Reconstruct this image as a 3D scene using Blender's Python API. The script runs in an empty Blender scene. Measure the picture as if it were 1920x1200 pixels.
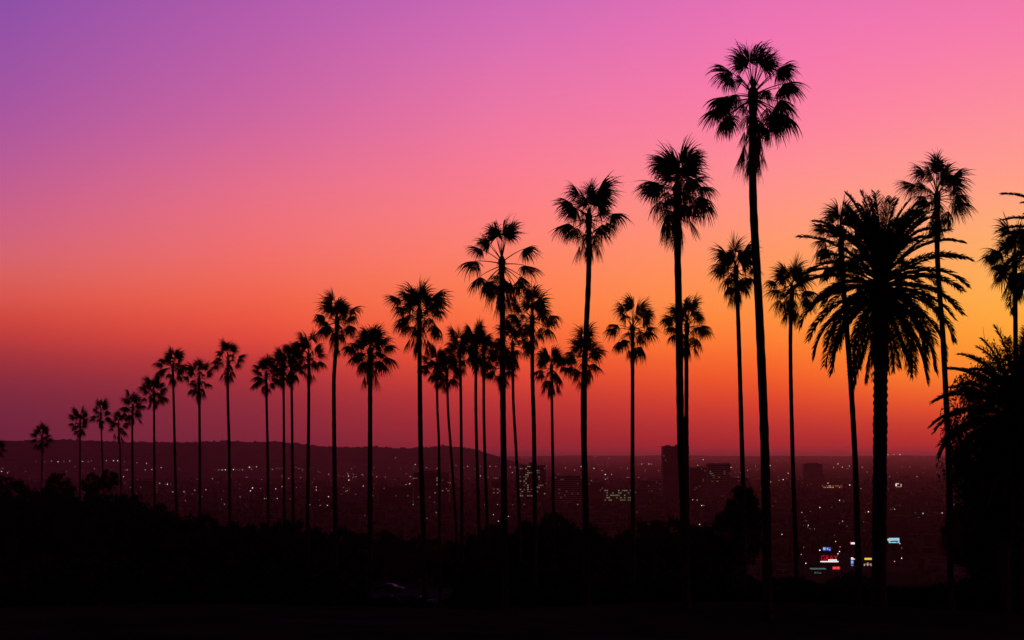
import bpy, math, random
import numpy as np
from mathutils import Vector, Matrix

SC = bpy.context.scene
COL = SC.collection
F = 3583.0            # focal length in pixels of the 1920-wide photograph
HX, HY = 960.0, 850.0  # principal column and eye-level row
R = math.radians

# ------------------------------------------------------------------ camera
cam_d = bpy.data.cameras.new('camera')
cam = bpy.data.objects.new('camera', cam_d)
COL.objects.link(cam)
cam.location = (0, 0, 0)
cam.rotation_euler = (R(90), 0, 0)
cam_d.sensor_width = 36
cam_d.lens = 36 * F / 1920
cam_d.shift_y = 250 / 1920
cam_d.clip_start = 0.5
cam_d.clip_end = 90000
SC.camera = cam

# ------------------------------------------------------------------ sky
def lin(c):
    c = c / 255.0
    return c / 12.92 if c <= 0.04045 else ((c + 0.055) / 1.055) ** 2.4
def L3(r, g, b):
    return (lin(r), lin(g), lin(b))

SKY = {  # column of the photograph -> (row, sRGB) of the dusk sky seen there
    0:    [(850, (90, 31, 52)), (838, (99, 34, 57)), (800, (110, 37, 60)), (750, (122, 41, 62)), (680, (156, 50, 60)), (620, (196, 64, 60)), (550, (218, 88, 80)),
           (480, (214, 100, 110)), (400, (203, 97, 134)), (200, (168, 86, 160)), (0, (142, 80, 166)), (-440, (92, 58, 140))],
    480:  [(850, (99, 32, 50)), (838, (115, 36, 54)), (800, (130, 40, 57)), (750, (146, 44, 58)), (690, (182, 54, 58)), (640, (222, 72, 60)), (570, (240, 95, 72)),
           (500, (242, 108, 98)), (400, (236, 112, 126)), (200, (203, 101, 161)), (0, (178, 91, 171)), (-440, (118, 70, 155))],
    960:  [(850, (102, 27, 40)), (838, (142, 34, 44)), (800, (166, 42, 49)), (750, (192, 54, 52)), (690, (230, 76, 52)), (620, (253, 108, 62)), (550, (255, 125, 80)),
           (450, (255, 130, 114)), (350, (252, 126, 140)), (200, (236, 119, 165)), (0, (206, 106, 181)), (-440, (140, 80, 168))],
    1440: [(850, (112, 27, 39)), (838, (164, 36, 42)), (800, (188, 52, 48)), (760, (218, 66, 45)), (700, (246, 96, 42)), (620, (255, 134, 56)), (550, (255, 150, 76)),
           (450, (255, 152, 110)), (350, (255, 146, 140)), (200, (252, 127, 164)), (0, (233, 114, 180)), (-440, (160, 88, 172))],
    1900: [(850, (120, 28, 37)), (838, (178, 40, 40)), (800, (205, 62, 44)), (760, (236, 90, 42)), (700, (253, 136, 46)), (640, (255, 158, 52)), (550, (255, 173, 77)),
           (450, (255, 173, 106)), (350, (255, 161, 134)), (200, (253, 142, 157)), (0, (241, 120, 172)), (-440, (170, 92, 170))],
}
ELMAX = 20.0
SUN_AZ = 24.0

def pchip(xs, ys, q):
    xs = np.asarray(xs, float); ys = np.asarray(ys, float); q = np.clip(np.asarray(q, float), xs[0], xs[-1])
    h = np.diff(xs); d = np.diff(ys) / h
    m = np.zeros(len(xs))
    for i in range(1, len(xs) - 1):
        if d[i - 1] * d[i] > 0:
            w1 = 2 * h[i] + h[i - 1]; w2 = h[i] + 2 * h[i - 1]
            m[i] = (w1 + w2) / (w1 / d[i - 1] + w2 / d[i])
    m[0], m[-1] = d[0], d[-1]
    i = np.clip(np.searchsorted(xs, q) - 1, 0, len(h) - 1)
    t = (q - xs[i]) / h[i]
    return ((2 * t**3 - 3 * t**2 + 1) * ys[i] + (t**3 - 2 * t**2 + t) * h[i] * m[i]
            + (-2 * t**3 + 3 * t**2) * ys[i + 1] + (t**3 - t**2) * h[i] * m[i + 1])

world = bpy.data.worlds.new('World')
SC.world = world
world.use_nodes = True
nt = world.node_tree
nt.nodes.clear()
def N(t, **kw):
    n = nt.nodes.new(t)
    for k, v in kw.items():
        setattr(n, k, v)
    return n
def lk(a, b):
    nt.links.new(a, b)
def mth(op, a, b=None, c=None):
    n = N('ShaderNodeMath', operation=op)
    for i, v in enumerate((a, b, c)):
        if v is None: continue
        if isinstance(v, (int, float)): n.inputs[i].default_value = v
        else: lk(v, n.inputs[i])
    return n.outputs[0]
def mrange(v, a, b, c=0.0, d=1.0, smooth=False):
    n = N('ShaderNodeMapRange', interpolation_type='SMOOTHSTEP' if smooth else 'LINEAR')
    lk(v, n.inputs[0])
    for i, x in enumerate((a, b, c, d)): n.inputs[i + 1].default_value = x
    return n.outputs[0]
def mixc(f, a, b, mode='MIX'):
    n = N('ShaderNodeMix', data_type='RGBA', blend_type=mode)
    if isinstance(f, (int, float)): n.inputs[0].default_value = f
    else: lk(f, n.inputs[0])
    for s, v in ((6, a), (7, b)):
        if isinstance(v, tuple): n.inputs[s].default_value = (*v, 1)
        else: lk(v, n.inputs[s])
    return n.outputs[2]
tc = N('ShaderNodeTexCoord')
sep = N('ShaderNodeSeparateXYZ')
lk(tc.outputs['Generated'], sep.inputs[0])
az = mth('MULTIPLY', mth('ARCTAN2', sep.outputs[0], sep.outputs[1]), 180 / math.pi)
el = mth('MULTIPLY', mth('ARCSINE', sep.outputs[2]), 180 / math.pi)
dist = mth('ABSOLUTE', mth('SUBTRACT', az, SUN_AZ))
dist = mth('MINIMUM', dist, mth('SUBTRACT', 360.0, dist))
azm = mth('SUBTRACT', SUN_AZ, dist)
elp = mrange(el, 0, ELMAX)
ramps = []
for x in sorted(SKY):
    rows = SKY[x]
    els = [math.degrees(math.atan((HY - y) / math.hypot(F, x - HX))) for y, _ in rows]
    n = N('ShaderNodeValToRGB')
    cr = n.color_ramp
    cr.interpolation = 'LINEAR'
    K = 31
    pos = [(i / (K - 1)) ** 1.35 for i in range(K)]
    while len(cr.elements) < K: cr.elements.new(0.5)
    vals = [pchip(els, [c[k] for _, c in rows], [p * ELMAX for p in pos]) for k in range(3)]
    for i in range(K):
        cr.elements[i].position = pos[i]
    for i in range(K):
        cr.elements[i].color = (lin(vals[0][i]), lin(vals[1][i]), lin(vals[2][i]), 1)
    lk(elp, n.inputs[0])
    ramps.append((math.degrees(math.atan((x - HX) / F)), n.outputs[0]))
c = ramps[0][1]
for (a0, _), (a1, o1) in zip(ramps[:-1], ramps[1:]):
    c = mixc(mrange(azm, a0, a1), c, o1)
dec = mrange(azm, -15, -120, 1.0, 0.05, True)       # away from the sunset the dusk sky falls off to night
n = N('ShaderNodeVectorMath', operation='SCALE'); lk(c, n.inputs[0]); lk(dec, n.inputs[3]); c = n.outputs[0]
c = mixc(mrange(el, 13, 50, smooth=True), c, (0.009, 0.006, 0.016))
bg = N('ShaderNodeBackground')
lk(c, bg.inputs[0])
bg.inputs[1].default_value = 1.0
wo = N('ShaderNodeOutputWorld')
lk(bg.outputs[0], wo.inputs[0])
world.cycles.sampling_method = 'MANUAL'
world.cycles.sample_map_resolution = 1024
# the sun has set behind the basin: the glowing sky is the only daylight

vs = SC.view_settings
vs.view_transform = 'Standard'; vs.look = 'None'; vs.exposure = 0; vs.gamma = 1; vs.use_curve_mapping = False
SC.cycles.max_bounces = 4
SC.cycles.volume_bounces = 1
SC.cycles.use_denoising = True

# ------------------------------------------------------------------ materials
def mat(name, c1, c2=None, scale=6.0, rough=0.9, spec=0.1, metal=0.0, coat=0.0, bump=0.0):
    m = bpy.data.materials.new(name)
    m.use_nodes = True
    t = m.node_tree
    b = t.nodes['Principled BSDF']
    b.inputs['Roughness'].default_value = rough
    b.inputs['Specular IOR Level'].default_value = spec
    b.inputs['Metallic'].default_value = metal
    b.inputs['Coat Weight'].default_value = coat
    if c2 is None:
        b.inputs['Base Color'].default_value = (*c1, 1)
    else:
        co = t.nodes.new('ShaderNodeTexCoord')
        nz = t.nodes.new('ShaderNodeTexNoise'); nz.inputs['Scale'].default_value = scale; nz.inputs['Detail'].default_value = 4
        t.links.new(co.outputs['Object'], nz.inputs['Vector'])
        rp = t.nodes.new('ShaderNodeValToRGB')
        rp.color_ramp.elements[0].position = 0.35; rp.color_ramp.elements[0].color = (*c1, 1)
        rp.color_ramp.elements[1].position = 0.65; rp.color_ramp.elements[1].color = (*c2, 1)
        t.links.new(nz.outputs[0], rp.inputs[0]); t.links.new(rp.outputs[0], b.inputs['Base Color'])
        if bump:
            bp = t.nodes.new('ShaderNodeBump'); bp.inputs['Strength'].default_value = bump
            t.links.new(nz.outputs[0], bp.inputs['Height']); t.links.new(bp.outputs[0], b.inputs['Normal'])
    return m
def glow(name, col, s):
    m = bpy.data.materials.new(name)
    m.use_nodes = True
    b = m.node_tree.nodes['Principled BSDF']
    b.inputs['Base Color'].default_value = (*[min(0.8, v) for v in col], 1)
    b.inputs['Emission Color'].default_value = (*col, 1)
    b.inputs['Emission Strength'].default_value = s
    b.inputs['Roughness'].default_value = 0.7
    m.cycles.emission_sampling = 'NONE'
    return m
M = {
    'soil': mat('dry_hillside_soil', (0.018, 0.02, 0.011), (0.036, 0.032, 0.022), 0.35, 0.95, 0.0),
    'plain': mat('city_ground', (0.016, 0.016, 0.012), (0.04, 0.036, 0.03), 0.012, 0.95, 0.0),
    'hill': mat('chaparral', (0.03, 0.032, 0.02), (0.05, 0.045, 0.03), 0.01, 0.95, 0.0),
    'asphalt': mat('asphalt', (0.03, 0.03, 0.031), (0.045, 0.045, 0.045), 1.5, 0.9, 0.0),
    'paint': mat('road_paint', (0.5, 0.5, 0.48), (0.7, 0.7, 0.68), 4, 0.8, 0.05),
    'bark': mat('palm_bark', (0.03, 0.024, 0.019), (0.065, 0.053, 0.042), 5, 0.95, 0.0, bump=0.4),
    'boot': mat('leaf_base_fibre', (0.05, 0.035, 0.02), (0.09, 0.065, 0.04), 9, 0.95, 0.0),
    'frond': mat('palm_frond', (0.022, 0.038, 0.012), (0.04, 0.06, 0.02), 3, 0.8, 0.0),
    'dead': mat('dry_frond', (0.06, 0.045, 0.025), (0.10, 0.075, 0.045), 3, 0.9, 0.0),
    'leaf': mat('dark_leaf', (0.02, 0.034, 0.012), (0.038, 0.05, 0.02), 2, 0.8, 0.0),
    'wood': mat('tree_bark', (0.04, 0.032, 0.025), (0.08, 0.065, 0.05), 4, 0.95, 0.0),
    'concrete': mat('concrete', (0.16, 0.15, 0.14), (0.22, 0.2, 0.19), 0.05, 0.9, 0.0),
    'stone': mat('dark_stone', (0.06, 0.055, 0.055), (0.09, 0.085, 0.08), 0.05, 0.85, 0.0),
    'glass': mat('dark_glass', (0.02, 0.021, 0.024), None, rough=0.3, spec=0.3),
    'roof': mat('roofing', (0.06, 0.06, 0.06), (0.1, 0.095, 0.09), 0.2, 0.95, 0.0),
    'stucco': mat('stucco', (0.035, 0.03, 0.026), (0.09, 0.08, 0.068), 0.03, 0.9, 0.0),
    'steel': mat('dark_steel', (0.08, 0.08, 0.085), None, rough=0.6, spec=0.3, metal=0.6),
    'carpaint': mat('dark_car_paint', (0.02, 0.02, 0.024), None, rough=0.5, spec=0.25, coat=0.0),
    'redpaint': mat('dark_red_car_paint', (0.05, 0.01, 0.012), None, rough=0.5, spec=0.25, coat=0.0),
    'tyre': mat('rubber', (0.015, 0.015, 0.015), None, rough=0.9, spec=0.1),
    'rim': mat('wheel_rim', (0.2, 0.2, 0.2), None, rough=0.4, spec=0.4, metal=0.7),
    'taillamp': mat('red_lens', (0.25, 0.01, 0.01), None, rough=0.2, spec=0.5),
    'headlamp': mat('clear_lens', (0.4, 0.4, 0.42), None, rough=0.2, spec=0.5),
    'print': mat('dark_print', (0.01, 0.02, 0.03), None, rough=0.8, spec=0.1),
}
G = {
    'white': glow('lamp_white', (1.0, 0.93, 0.82), 1.9),
    'warm': glow('lamp_warm', (1.0, 0.62, 0.36), 1.6),
    'cool': glow('lamp_cool', (0.75, 1.0, 0.92), 1.5),
    'pink': glow('lamp_pink', (1.0, 0.55, 0.5), 0.95),
    'dim': glow('lamp_dim', (1.0, 0.75, 0.6), 0.42),
    'dimcool': glow('lamp_dim_cool', (0.7, 0.9, 0.85), 0.36),
    'red': glow('lamp_red', (1.0, 0.1, 0.1), 1.3),
    'green': glow('lamp_green', (0.35, 0.9, 0.45), 1.0),
    'win': glow('lit_window', (1.0, 0.9, 0.5), 0.17),
    'windim': glow('lit_window_dim', (0.8, 0.75, 0.45), 0.06),
    'wingreen': glow('lit_window_green', (0.55, 0.85, 0.35), 0.13),
    'winteal': glow('lit_sign_teal', (0.4, 0.9, 0.85), 0.7),
    'orange': glow('lit_orange', (1.0, 0.3, 0.12), 0.5),
    'neonred': glow('neon_red', (0.75, 0.012, 0.03), 0.6),
    'neonblue': glow('neon_blue', (0.07, 0.1, 0.6), 0.6),
    'skyblue': glow('sign_sky_blue', (0.35, 0.72, 0.9), 0.85),
    'paleblue': glow('sign_pale_blue', (0.3, 0.55, 1.0), 0.8),
    'yellow': glow('sign_yellow', (1.0, 0.72, 0.08), 0.8),
    'signwhite': glow('sign_white', (1.0, 0.95, 0.93), 1.0),
    'purple': glow('neon_purple', (0.35, 0.02, 0.5), 0.5),
    'indigo': glow('neon_indigo', (0.06, 0.04, 0.5), 0.5),
    'salmon': glow('sign_salmon', (1.0, 0.5, 0.38), 0.8),
    'teal': glow('canopy_teal', (0.25, 0.6, 0.5), 0.16),
}

# ------------------------------------------------------------------ mesh helpers
class MB:
    def __init__(s): s.v = []; s.f = []; s.m = []
    def quad(s, a, b, c, d, mi=0):
        k = len(s.v); s.v += [tuple(a), tuple(b), tuple(c), tuple(d)]; s.f.append((k, k + 1, k + 2, k + 3)); s.m.append(mi)
    def box(s, x0, x1, y0, y1, z0, z1, mi=0):
        k = len(s.v)
        s.v += [(x0, y0, z0), (x1, y0, z0), (x1, y1, z0), (x0, y1, z0), (x0, y0, z1), (x1, y0, z1), (x1, y1, z1), (x0, y1, z1)]
        for f in ((0, 3, 2, 1), (4, 5, 6, 7), (0, 1, 5, 4), (1, 2, 6, 5), (2, 3, 7, 6), (3, 0, 4, 7)):
            s.f.append(tuple(k + i for i in f)); s.m.append(mi)
    def tube(s, pts, rad, n=8, mi=0, cap=True):
        base = len(s.v); P = [Vector(p) for p in pts]
        for i, p in enumerate(P):
            t = (P[min(i + 1, len(P) - 1)] - P[max(i - 1, 0)]).normalized()
            u = t.cross(Vector((0.13, 1, 0.07))).normalized(); w = t.cross(u)
            for k in range(n):
                a = 2 * math.pi * k / n
                s.v.append(tuple(p + (u * math.cos(a) + w * math.sin(a)) * rad[i]))
        for i in range(len(P) - 1):
            for k in range(n):
                a = base + i * n + k; b = base + i * n + (k + 1) % n
                s.f.append((a, b, b + n, a + n)); s.m.append(mi)
        if cap:
            s.f.append(tuple(base + k for k in range(n))[::-1]); s.m.append(mi)
            s.f.append(tuple(base + (len(P) - 1) * n + k for k in range(n))); s.m.append(mi)
    def strip(s, cs, ws, mi=0):
        # ribbon through centres cs with half-width vectors ws
        k = len(s.v)
        for c, w in zip(cs, ws):
            s.v.append(tuple(c - w)); s.v.append(tuple(c + w))
        for i in range(len(cs) - 1):
            a = k + 2 * i
            s.f.append((a, a + 1, a + 3, a + 2)); s.m.append(mi)
    def ball(s, c, rx, ry, rz, n=6, m=4, mi=0):
        k = len(s.v)
        s.v.append((c[0], c[1], c[2] - rz))
        for j in range(1, m):
            ph = math.pi * j / m - math.pi / 2
            for i in range(n):
                a = 2 * math.pi * i / n
                s.v.append((c[0] + rx * math.cos(ph) * math.cos(a), c[1] + ry * math.cos(ph) * math.sin(a), c[2] + rz * math.sin(ph)))
        s.v.append((c[0], c[1], c[2] + rz)); top = len(s.v) - 1
        for i in range(n):
            s.f.append((k, k + 1 + (i + 1) % n, k + 1 + i)); s.m.append(mi)
            b = k + 1 + (m - 2) * n
            s.f.append((top, b + i, b + (i + 1) % n)); s.m.append(mi)
            for j in range(m - 2):
                a = k + 1 + j * n
                s.f.append((a + i, a + (i + 1) % n, a + n + (i + 1) % n, a + n + i)); s.m.append(mi)
    def mesh(s, name, mats, smooth=False):
        me = bpy.data.meshes.new(name)
        me.from_pydata(s.v, [], s.f)
        for m in (mats if isinstance(mats, (list, tuple)) else [mats]): me.materials.append(m)
        if any(s.m): me.polygons.foreach_set('material_index', s.m)
        if smooth: me.polygons.foreach_set('use_smooth', [True] * len(me.polygons))
        me.update()
        return me
def obj(name, me, parent=None, loc=None, rot=None, scale=None):
    o = bpy.data.objects.new(name, me)
    COL.objects.link(o)
    if parent is not None: o.parent = parent
    if loc is not None: o.location = loc
    if rot is not None: o.rotation_euler = rot
    if scale is not None: o.scale = scale
    return o
def part(name, mb, m, parent, loc=None, rot=None, smooth=False):
    return obj(name, mb.mesh(name, m, smooth), parent, loc, rot)
def tag(o, label, cat, group=None):
    o['label'] = label; o['category'] = cat
    if group: o['group'] = group
    return o
def thing(name, label, cat, loc, rz=0, group=None):
    o = obj(name, None, loc=loc, rot=(0, 0, rz))
    o.empty_display_size = 0.5
    return tag(o, label, cat, group)
def at(px, py, d):
    return Vector(((px - HX) / F * d, d, (HY - py) / F * d))

# ------------------------------------------------------------------ terrain
PR = [0, 30, 80, 105, 150, 220, 272, 362, 500, 800, 1150, 2500, 8000, 12000, 18000, 22000, 24000, 26000]
PZ = [-1.7, -3.6, -6.6, -8.6, -12, -18.5, -25, -25, -40, -68, -90, -90, -90, -89, -76, -52, -30, -34]
RQ = np.concatenate([np.linspace(0, 1500, 1501), np.linspace(1510, 26000, 2450)])
ZQ = pchip(PR, PZ, RQ)
ZQ[(RQ >= 272) & (RQ <= 362)] = -25
ZQ[(RQ >= 1150) & (RQ <= 8000)] = -90
CU = [-6000, -2500, -600, 0, 60, 120, 200, 300, 420, 470, 520, 560, 600, 650, 700, 745, 790, 835, 870, 895, 915, 940, 980, 1040]
CY = [838, 826, 829, 828, 827, 825, 829, 831, 828, 830, 829, 833, 838, 840, 838, 841.5, 840, 836.5, 840.5, 844, 850, 858, 872, 886]
RIDGE = 9000.0
def ground(x, y):
    x = np.asarray(x, float); y = np.asarray(y, float)
    r = np.hypot(x, y)
    z = np.interp(r, RQ, ZQ)
    u = np.where(y > 1, x / np.maximum(y, 1) * F + HX, -9000)
    crest = (HY - np.interp(u, CU, CY)) / F * RIDGE * 0.99
    crest = np.where(u > 1040, -90, crest)
    wob = 7 * np.sin(u * 0.021 + r * 0.0016) + 5 * np.sin(u * 0.047 - r * 0.0027)
    def ss(a, b, t):
        t = np.clip((t - a) / (b - a), 0, 1); return t * t * (3 - 2 * t)
    sh = ss(7000, RIDGE, r) * (1 - ss(RIDGE + 300, 13000, r))
    bump = np.maximum(crest + 90, 0) * sh
    edge = np.clip(np.minimum(1, (r - 7000) / 800) * np.minimum(1, (RIDGE - r) / 600), 0, 1) * (u < 900)
    far = ss(14000, 19000, r) * (3.0 * np.sin(u * 0.011 + 1) + 2.5 * np.sin(u * 0.031) + 1.5 * np.sin(u * 0.083))
    near = 0.5 * np.sin(x * 0.11) * np.sin(y * 0.07) * np.clip((250 - r) / 60, 0, 1) * np.clip(r / 30, 0, 1)
    return z + bump + wob * edge + far + near
def gz(x, y): return float(ground(x, y))
azs = np.concatenate([np.arange(-180, -24, 4.0), np.arange(-24, 24.01, 0.12), np.arange(28, 180, 4.0)])
def ring(name, radii, m):
    A = np.radians(azs)
    rr, aa = np.meshgrid(radii, A, indexing='ij')
    X = rr * np.sin(aa); Y = rr * np.cos(aa); Z = ground(X, Y)
    nr, na = X.shape
    V = np.stack([X, Y, Z], -1).reshape(-1, 3)
    i, j = np.meshgrid(np.arange(nr - 1), np.arange(na), indexing='ij')
    j2 = (j + 1) % na
    Fc = np.stack([i * na + j, (i + 1) * na + j, (i + 1) * na + j2, i * na + j2], -1).reshape(-1, 4)
    me = bpy.data.meshes.new(name)
    me.from_pydata(V.tolist(), [], Fc.tolist())
    me.materials.append(m)
    me.polygons.foreach_set('use_smooth', [True] * len(me.polygons))
    o = obj(name, me)
    o['kind'] = 'structure'
    return o
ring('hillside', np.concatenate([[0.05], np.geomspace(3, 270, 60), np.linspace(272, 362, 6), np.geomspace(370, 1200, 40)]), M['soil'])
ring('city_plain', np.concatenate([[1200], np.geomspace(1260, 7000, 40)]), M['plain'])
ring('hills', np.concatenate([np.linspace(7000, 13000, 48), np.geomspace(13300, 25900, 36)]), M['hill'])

# a short parking road on the flat shelf below the palms
def slab(name, x0, x1, y0, y1, z, m):
    b = MB(); b.quad((x0, y0, z), (x1, y0, z), (x1, y1, z), (x0, y1, z))
    return obj(name, b.mesh(name, m))
rd = slab('road', -62, 24, 286, 352, -24.96, M['asphalt']); rd['kind'] = 'structure'
for i in range(12):
    b = MB(); b.quad((-46 + i * 5, 331, -24.955), (-45.85 + i * 5, 331, -24.955), (-45.85 + i * 5, 336, -24.955), (-46 + i * 5, 336, -24.955))
    part('bay_line', b, M['paint'], rd)

# ------------------------------------------------------------------ fan palms
ZV = Vector((0, 0, 1)); SV = Vector((0, 1, 0))
def fan_mesh(theta, seed, dead=False, long=False):
    rng = random.Random(seed)
    b = MB()
    Lp = rng.uniform(0.8, 1.15); Rb = rng.uniform(1.0, 1.25)
    if not dead:
        Lp = rng.uniform(0.45, 0.95) if theta < 30 else rng.uniform(0.62, 1.15)
        Rb = rng.uniform(1.22, 1.42) if theta < 30 else rng.uniform(1.12, 1.36)
    if long: Lp = rng.uniform(1.0, 1.3); Rb = rng.uniform(1.0, 1.2)
    n = 7
    kd = rng.choice((1.1, 1.7, 2.5)) if theta > 30 else rng.choice((0.8, 1.3, 2.0))
    th = R(theta)
    # gravity bends the stalk outwards and down
    bend = R((5 + 12 * math.sin(th)) if not dead else 0)
    if theta > 120: bend = R(12) * (1 if theta < 160 else 0.2)
    p = Vector((0.10 * math.sin(th), 0, 0.10 * math.cos(th)))
    pts = [p.copy()]
    for i in range(n):
        p = p + Vector((math.sin(th), 0, math.cos(th))) * Lp / n
        th += bend / n
        pts.append(p.copy())
    b.tube(pts, [0.030 - 0.016 * i / n for i in range(n + 1)], 4, 0)
    T = Vector((math.sin(th), 0, math.cos(th))); Nn = Vector((-math.cos(th), 0, math.sin(th)))
    roll = rng.uniform(-0.5, 0.5)
    S = (SV * math.cos(roll) + Nn * math.sin(roll)).normalized()
    U = T.cross(S) * (1 if T.cross(S).dot(Nn) > 0 else -1)
    nseg = 46 if not dead else 30
    spread = R(rng.uniform(98, 122)) if not dead else R(rng.uniform(20, 42))
    fold = R(rng.uniform(34, 60)) if not dead else R(55)
    da = 2 * spread / (nseg - 1)
    ss = [0.04, 0.25, 0.45, 0.58, 0.7, 0.82, 0.92, 1.0]
    for i in range(nseg):
        a = -spread + da * i
        Ls = Rb * (0.70 + 0.30 * math.cos(a * 0.75)) * rng.uniform(0.74, 1.12)
        side = S * math.cos(fold) - U * math.sin(fold) * (1 if a >= 0 else -1)
        d = (T * math.cos(a) + side * math.sin(a)).normalized()
        w = (side * math.cos(a) - T * math.sin(a)).normalized()
        k = rng.uniform(0.25, 1.2) * (kd if not dead else 1.0)
        w = (w + U * rng.uniform(-0.35, 0.35)).normalized()
        cs, ws = [], []
        q = pts[-1].copy(); prev = 0
        jit = Vector((rng.uniform(-1, 1), rng.uniform(-1, 1), rng.uniform(-0.3, 0.6))) * 0.10
        for s in ss:
            g = max(0, s - 0.38)
            dd = (d + jit * s - ZV * (k * g * 2.6 * (0.35 + 0.65 * g))).normalized()
            q = q + dd * (s - prev) * Ls
            prev = s
            cs.append(q.copy())
            hw = s * Ls * math.tan(da / 2) * 1.12 if s <= 0.45 else 0.45 * Ls * math.tan(da / 2) * 1.12 * (1 - (s - 0.45) / 0.55) ** 0.8 + 0.0015
            ws.append(w * max(hw, 0.002))
        b.strip(cs, ws, 0)
    return b.mesh('fan_frond', M['dead'] if dead else M['frond'])
CLASSES = [6, 22, 38, 54, 70, 86, 102, 118, 134, 150]
FAN = {t: [fan_mesh(t, t * 7 + k) for k in range(6)] for t in CLASSES}
FANLONG = {t: [fan_mesh(t, 5000 + t * 7 + k, False, True) for k in range(4)] for t in CLASSES}
DEAD = [fan_mesh(t, 900 + t, True) for t in (158, 163, 167, 170, 172, 174, 176)]

def spline_z(pts, z):
    zs = [p.z for p in pts][::-1]
    return Vector((float(pchip(zs, [p.x for p in pts][::-1], [z])[0]), float(pchip(zs, [p.y for p in pts][::-1], [z])[0]), z))

def trunk_mesh(pts, r_top, r_base, rng, root, rings=46, rough=0.035, n=9):
    # pts from top to base (world), returned mesh is relative to root
    ztop, zb = pts[0].z, pts[-1].z
    b = MB()
    P, Rr = [], []
    for i in range(rings + 1):
        t = i / rings
        z = ztop + (zb - ztop) * t
        P.append(spline_z(pts, z) - root)
        r = r_top + (r_base - r_top) * t ** 1.3
        if t > 0.93: r *= 1 + 0.35 * ((t - 0.93) / 0.07) ** 2
        Rr.append(r * (1 + rng.uniform(-rough, rough) + (rough * 0.9 if i % 2 else -rough * 0.9)))
    b.tube(P, Rr, n)
    return b.mesh('trunk', M['bark'], True)

def fan_palm(px, hub_y, width, path, label, seed, skirt=(1.0, 10), hand=None, tw=None, nfr=27, group='fan palms in the receding row', scale=None, spin=0):
    """path: (x, y) pixels down the trunk seen at the palm's own distance"""
    rng = random.Random(seed)
    d = 15400.0 / width
    if not hand: hub_y -= 0.06 * width
    sc = (scale or 1.0)
    mp = d / F
    pts = [at(px, hub_y, d)] + [at(x, y, d) for x, y in path]
    lx, ly = path[-1]; qx, qy = path[-2] if len(path) > 1 else (px, hub_y)
    slope = (lx - qx) / max(1, ly - qy) * 0.6
    bx = pts[-1].x
    zb = gz(bx, d)
    ybase = HY - zb / mp
    bx += slope * (ybase - ly) * mp
    zb = gz(bx, d) - 0.25
    if zb < pts[-1].z - 0.5: pts.append(Vector((bx, d, zb)))
    root = Vector((pts[-1].x, d, zb + 0.25))
    t = thing('fan_palm', label, 'palm tree', root, 0, group)
    rw = (tw or 0.36) / 2 * (1.18 if width < 112 else 1.03)
    obj('trunk', trunk_mesh(pts, rw * 0.86, rw * 1.15, rng, root), t)
    hub = pts[0] - root
    b = MB(); b.tube([hub + Vector((0, 0, -0.75)), hub + Vector((0, 0, -0.35)), hub + Vector((0, 0, 0.05)), hub + Vector((0, 0, 0.2)), hub + Vector((0, 0, 0.38))],
                     [rw * 0.92, rw * 1.1, rw * 1.2, rw * 0.8, 0.04], 8)
    part('crown_base', b, M['boot'], t, smooth=True)
    fr = []
    lf = rng.uniform(0.0, 0.75) if width > 75 else rng.uniform(0.35, 0.9)     # share of long-stalked fronds
    if hand:
        for th, depth, s in hand:
            fr.append((abs(th), (0 if th >= 0 else 180) + depth, s))
    if nfr:
        bands = [(0, 14, 6), (10, 32, 6), (32, 54, 6), (52, 74, 6), (72, 96, 6), (95, 122, 6), (122, 150, 3)]
        full = rng.uniform(0.98, 1.32); lop = rng.uniform(0, 360)
        tot = sum(q for _, _, q in bands)
        k = 0
        for lo, hi, q in bands:
            m = max(1, round(q * nfr * full / tot))
            off = rng.uniform(0, 360)
            for i in range(m):
                ang = off + 360 * i / m + rng.uniform(-28, 28)
                th0 = rng.uniform(lo, hi) + 7 * math.cos(R(ang - lop))     # the whole head leans a little
                if th0 < 0: th0 = -th0; ang += 180
                fr.append((min(th0, 152), ang, rng.uniform(0.8, 1.12) * (1.18 if hi < 33 else 1.1)))
    for th, azi, s in fr:
        cl = min(CLASSES, key=lambda q: abs(q - th))
        me = rng.choice((FANLONG if hand or rng.random() < lf else FAN)[cl])
        s *= sc
        flip = rng.choice((1, -1))
        obj('frond', me, t, hub + Vector((0, 0, 0.12 - 0.5 * th / 150)), (R(rng.uniform(-13, 13)), R(max(-9, min(9, th - cl))), R(azi)), (s, s * flip, s))
        # rotation order XYZ: tilt about local y first, then turn about z
    drop, nd = skirt
    nd = round(nd * 1.5)
    for i in range(nd):
        me = rng.choice(DEAD)
        s = rng.uniform(0.75, 1.1) * sc
        z = -0.35 - (drop * rng.random() ** 0.8)
        a = 360 * i / max(nd, 1) + rng.uniform(-20, 20)
        obj('dead_frond', me, t, hub + Vector((0, 0, z)), (0, R(rng.uniform(-9, 4) if rng.random() < .75 else rng.uniform(-26, -12)), R(a)), (s, s, s))
    return t

ROW = 'fan palms in the receding row'
LOW = 'fan palms standing among the row'
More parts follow.
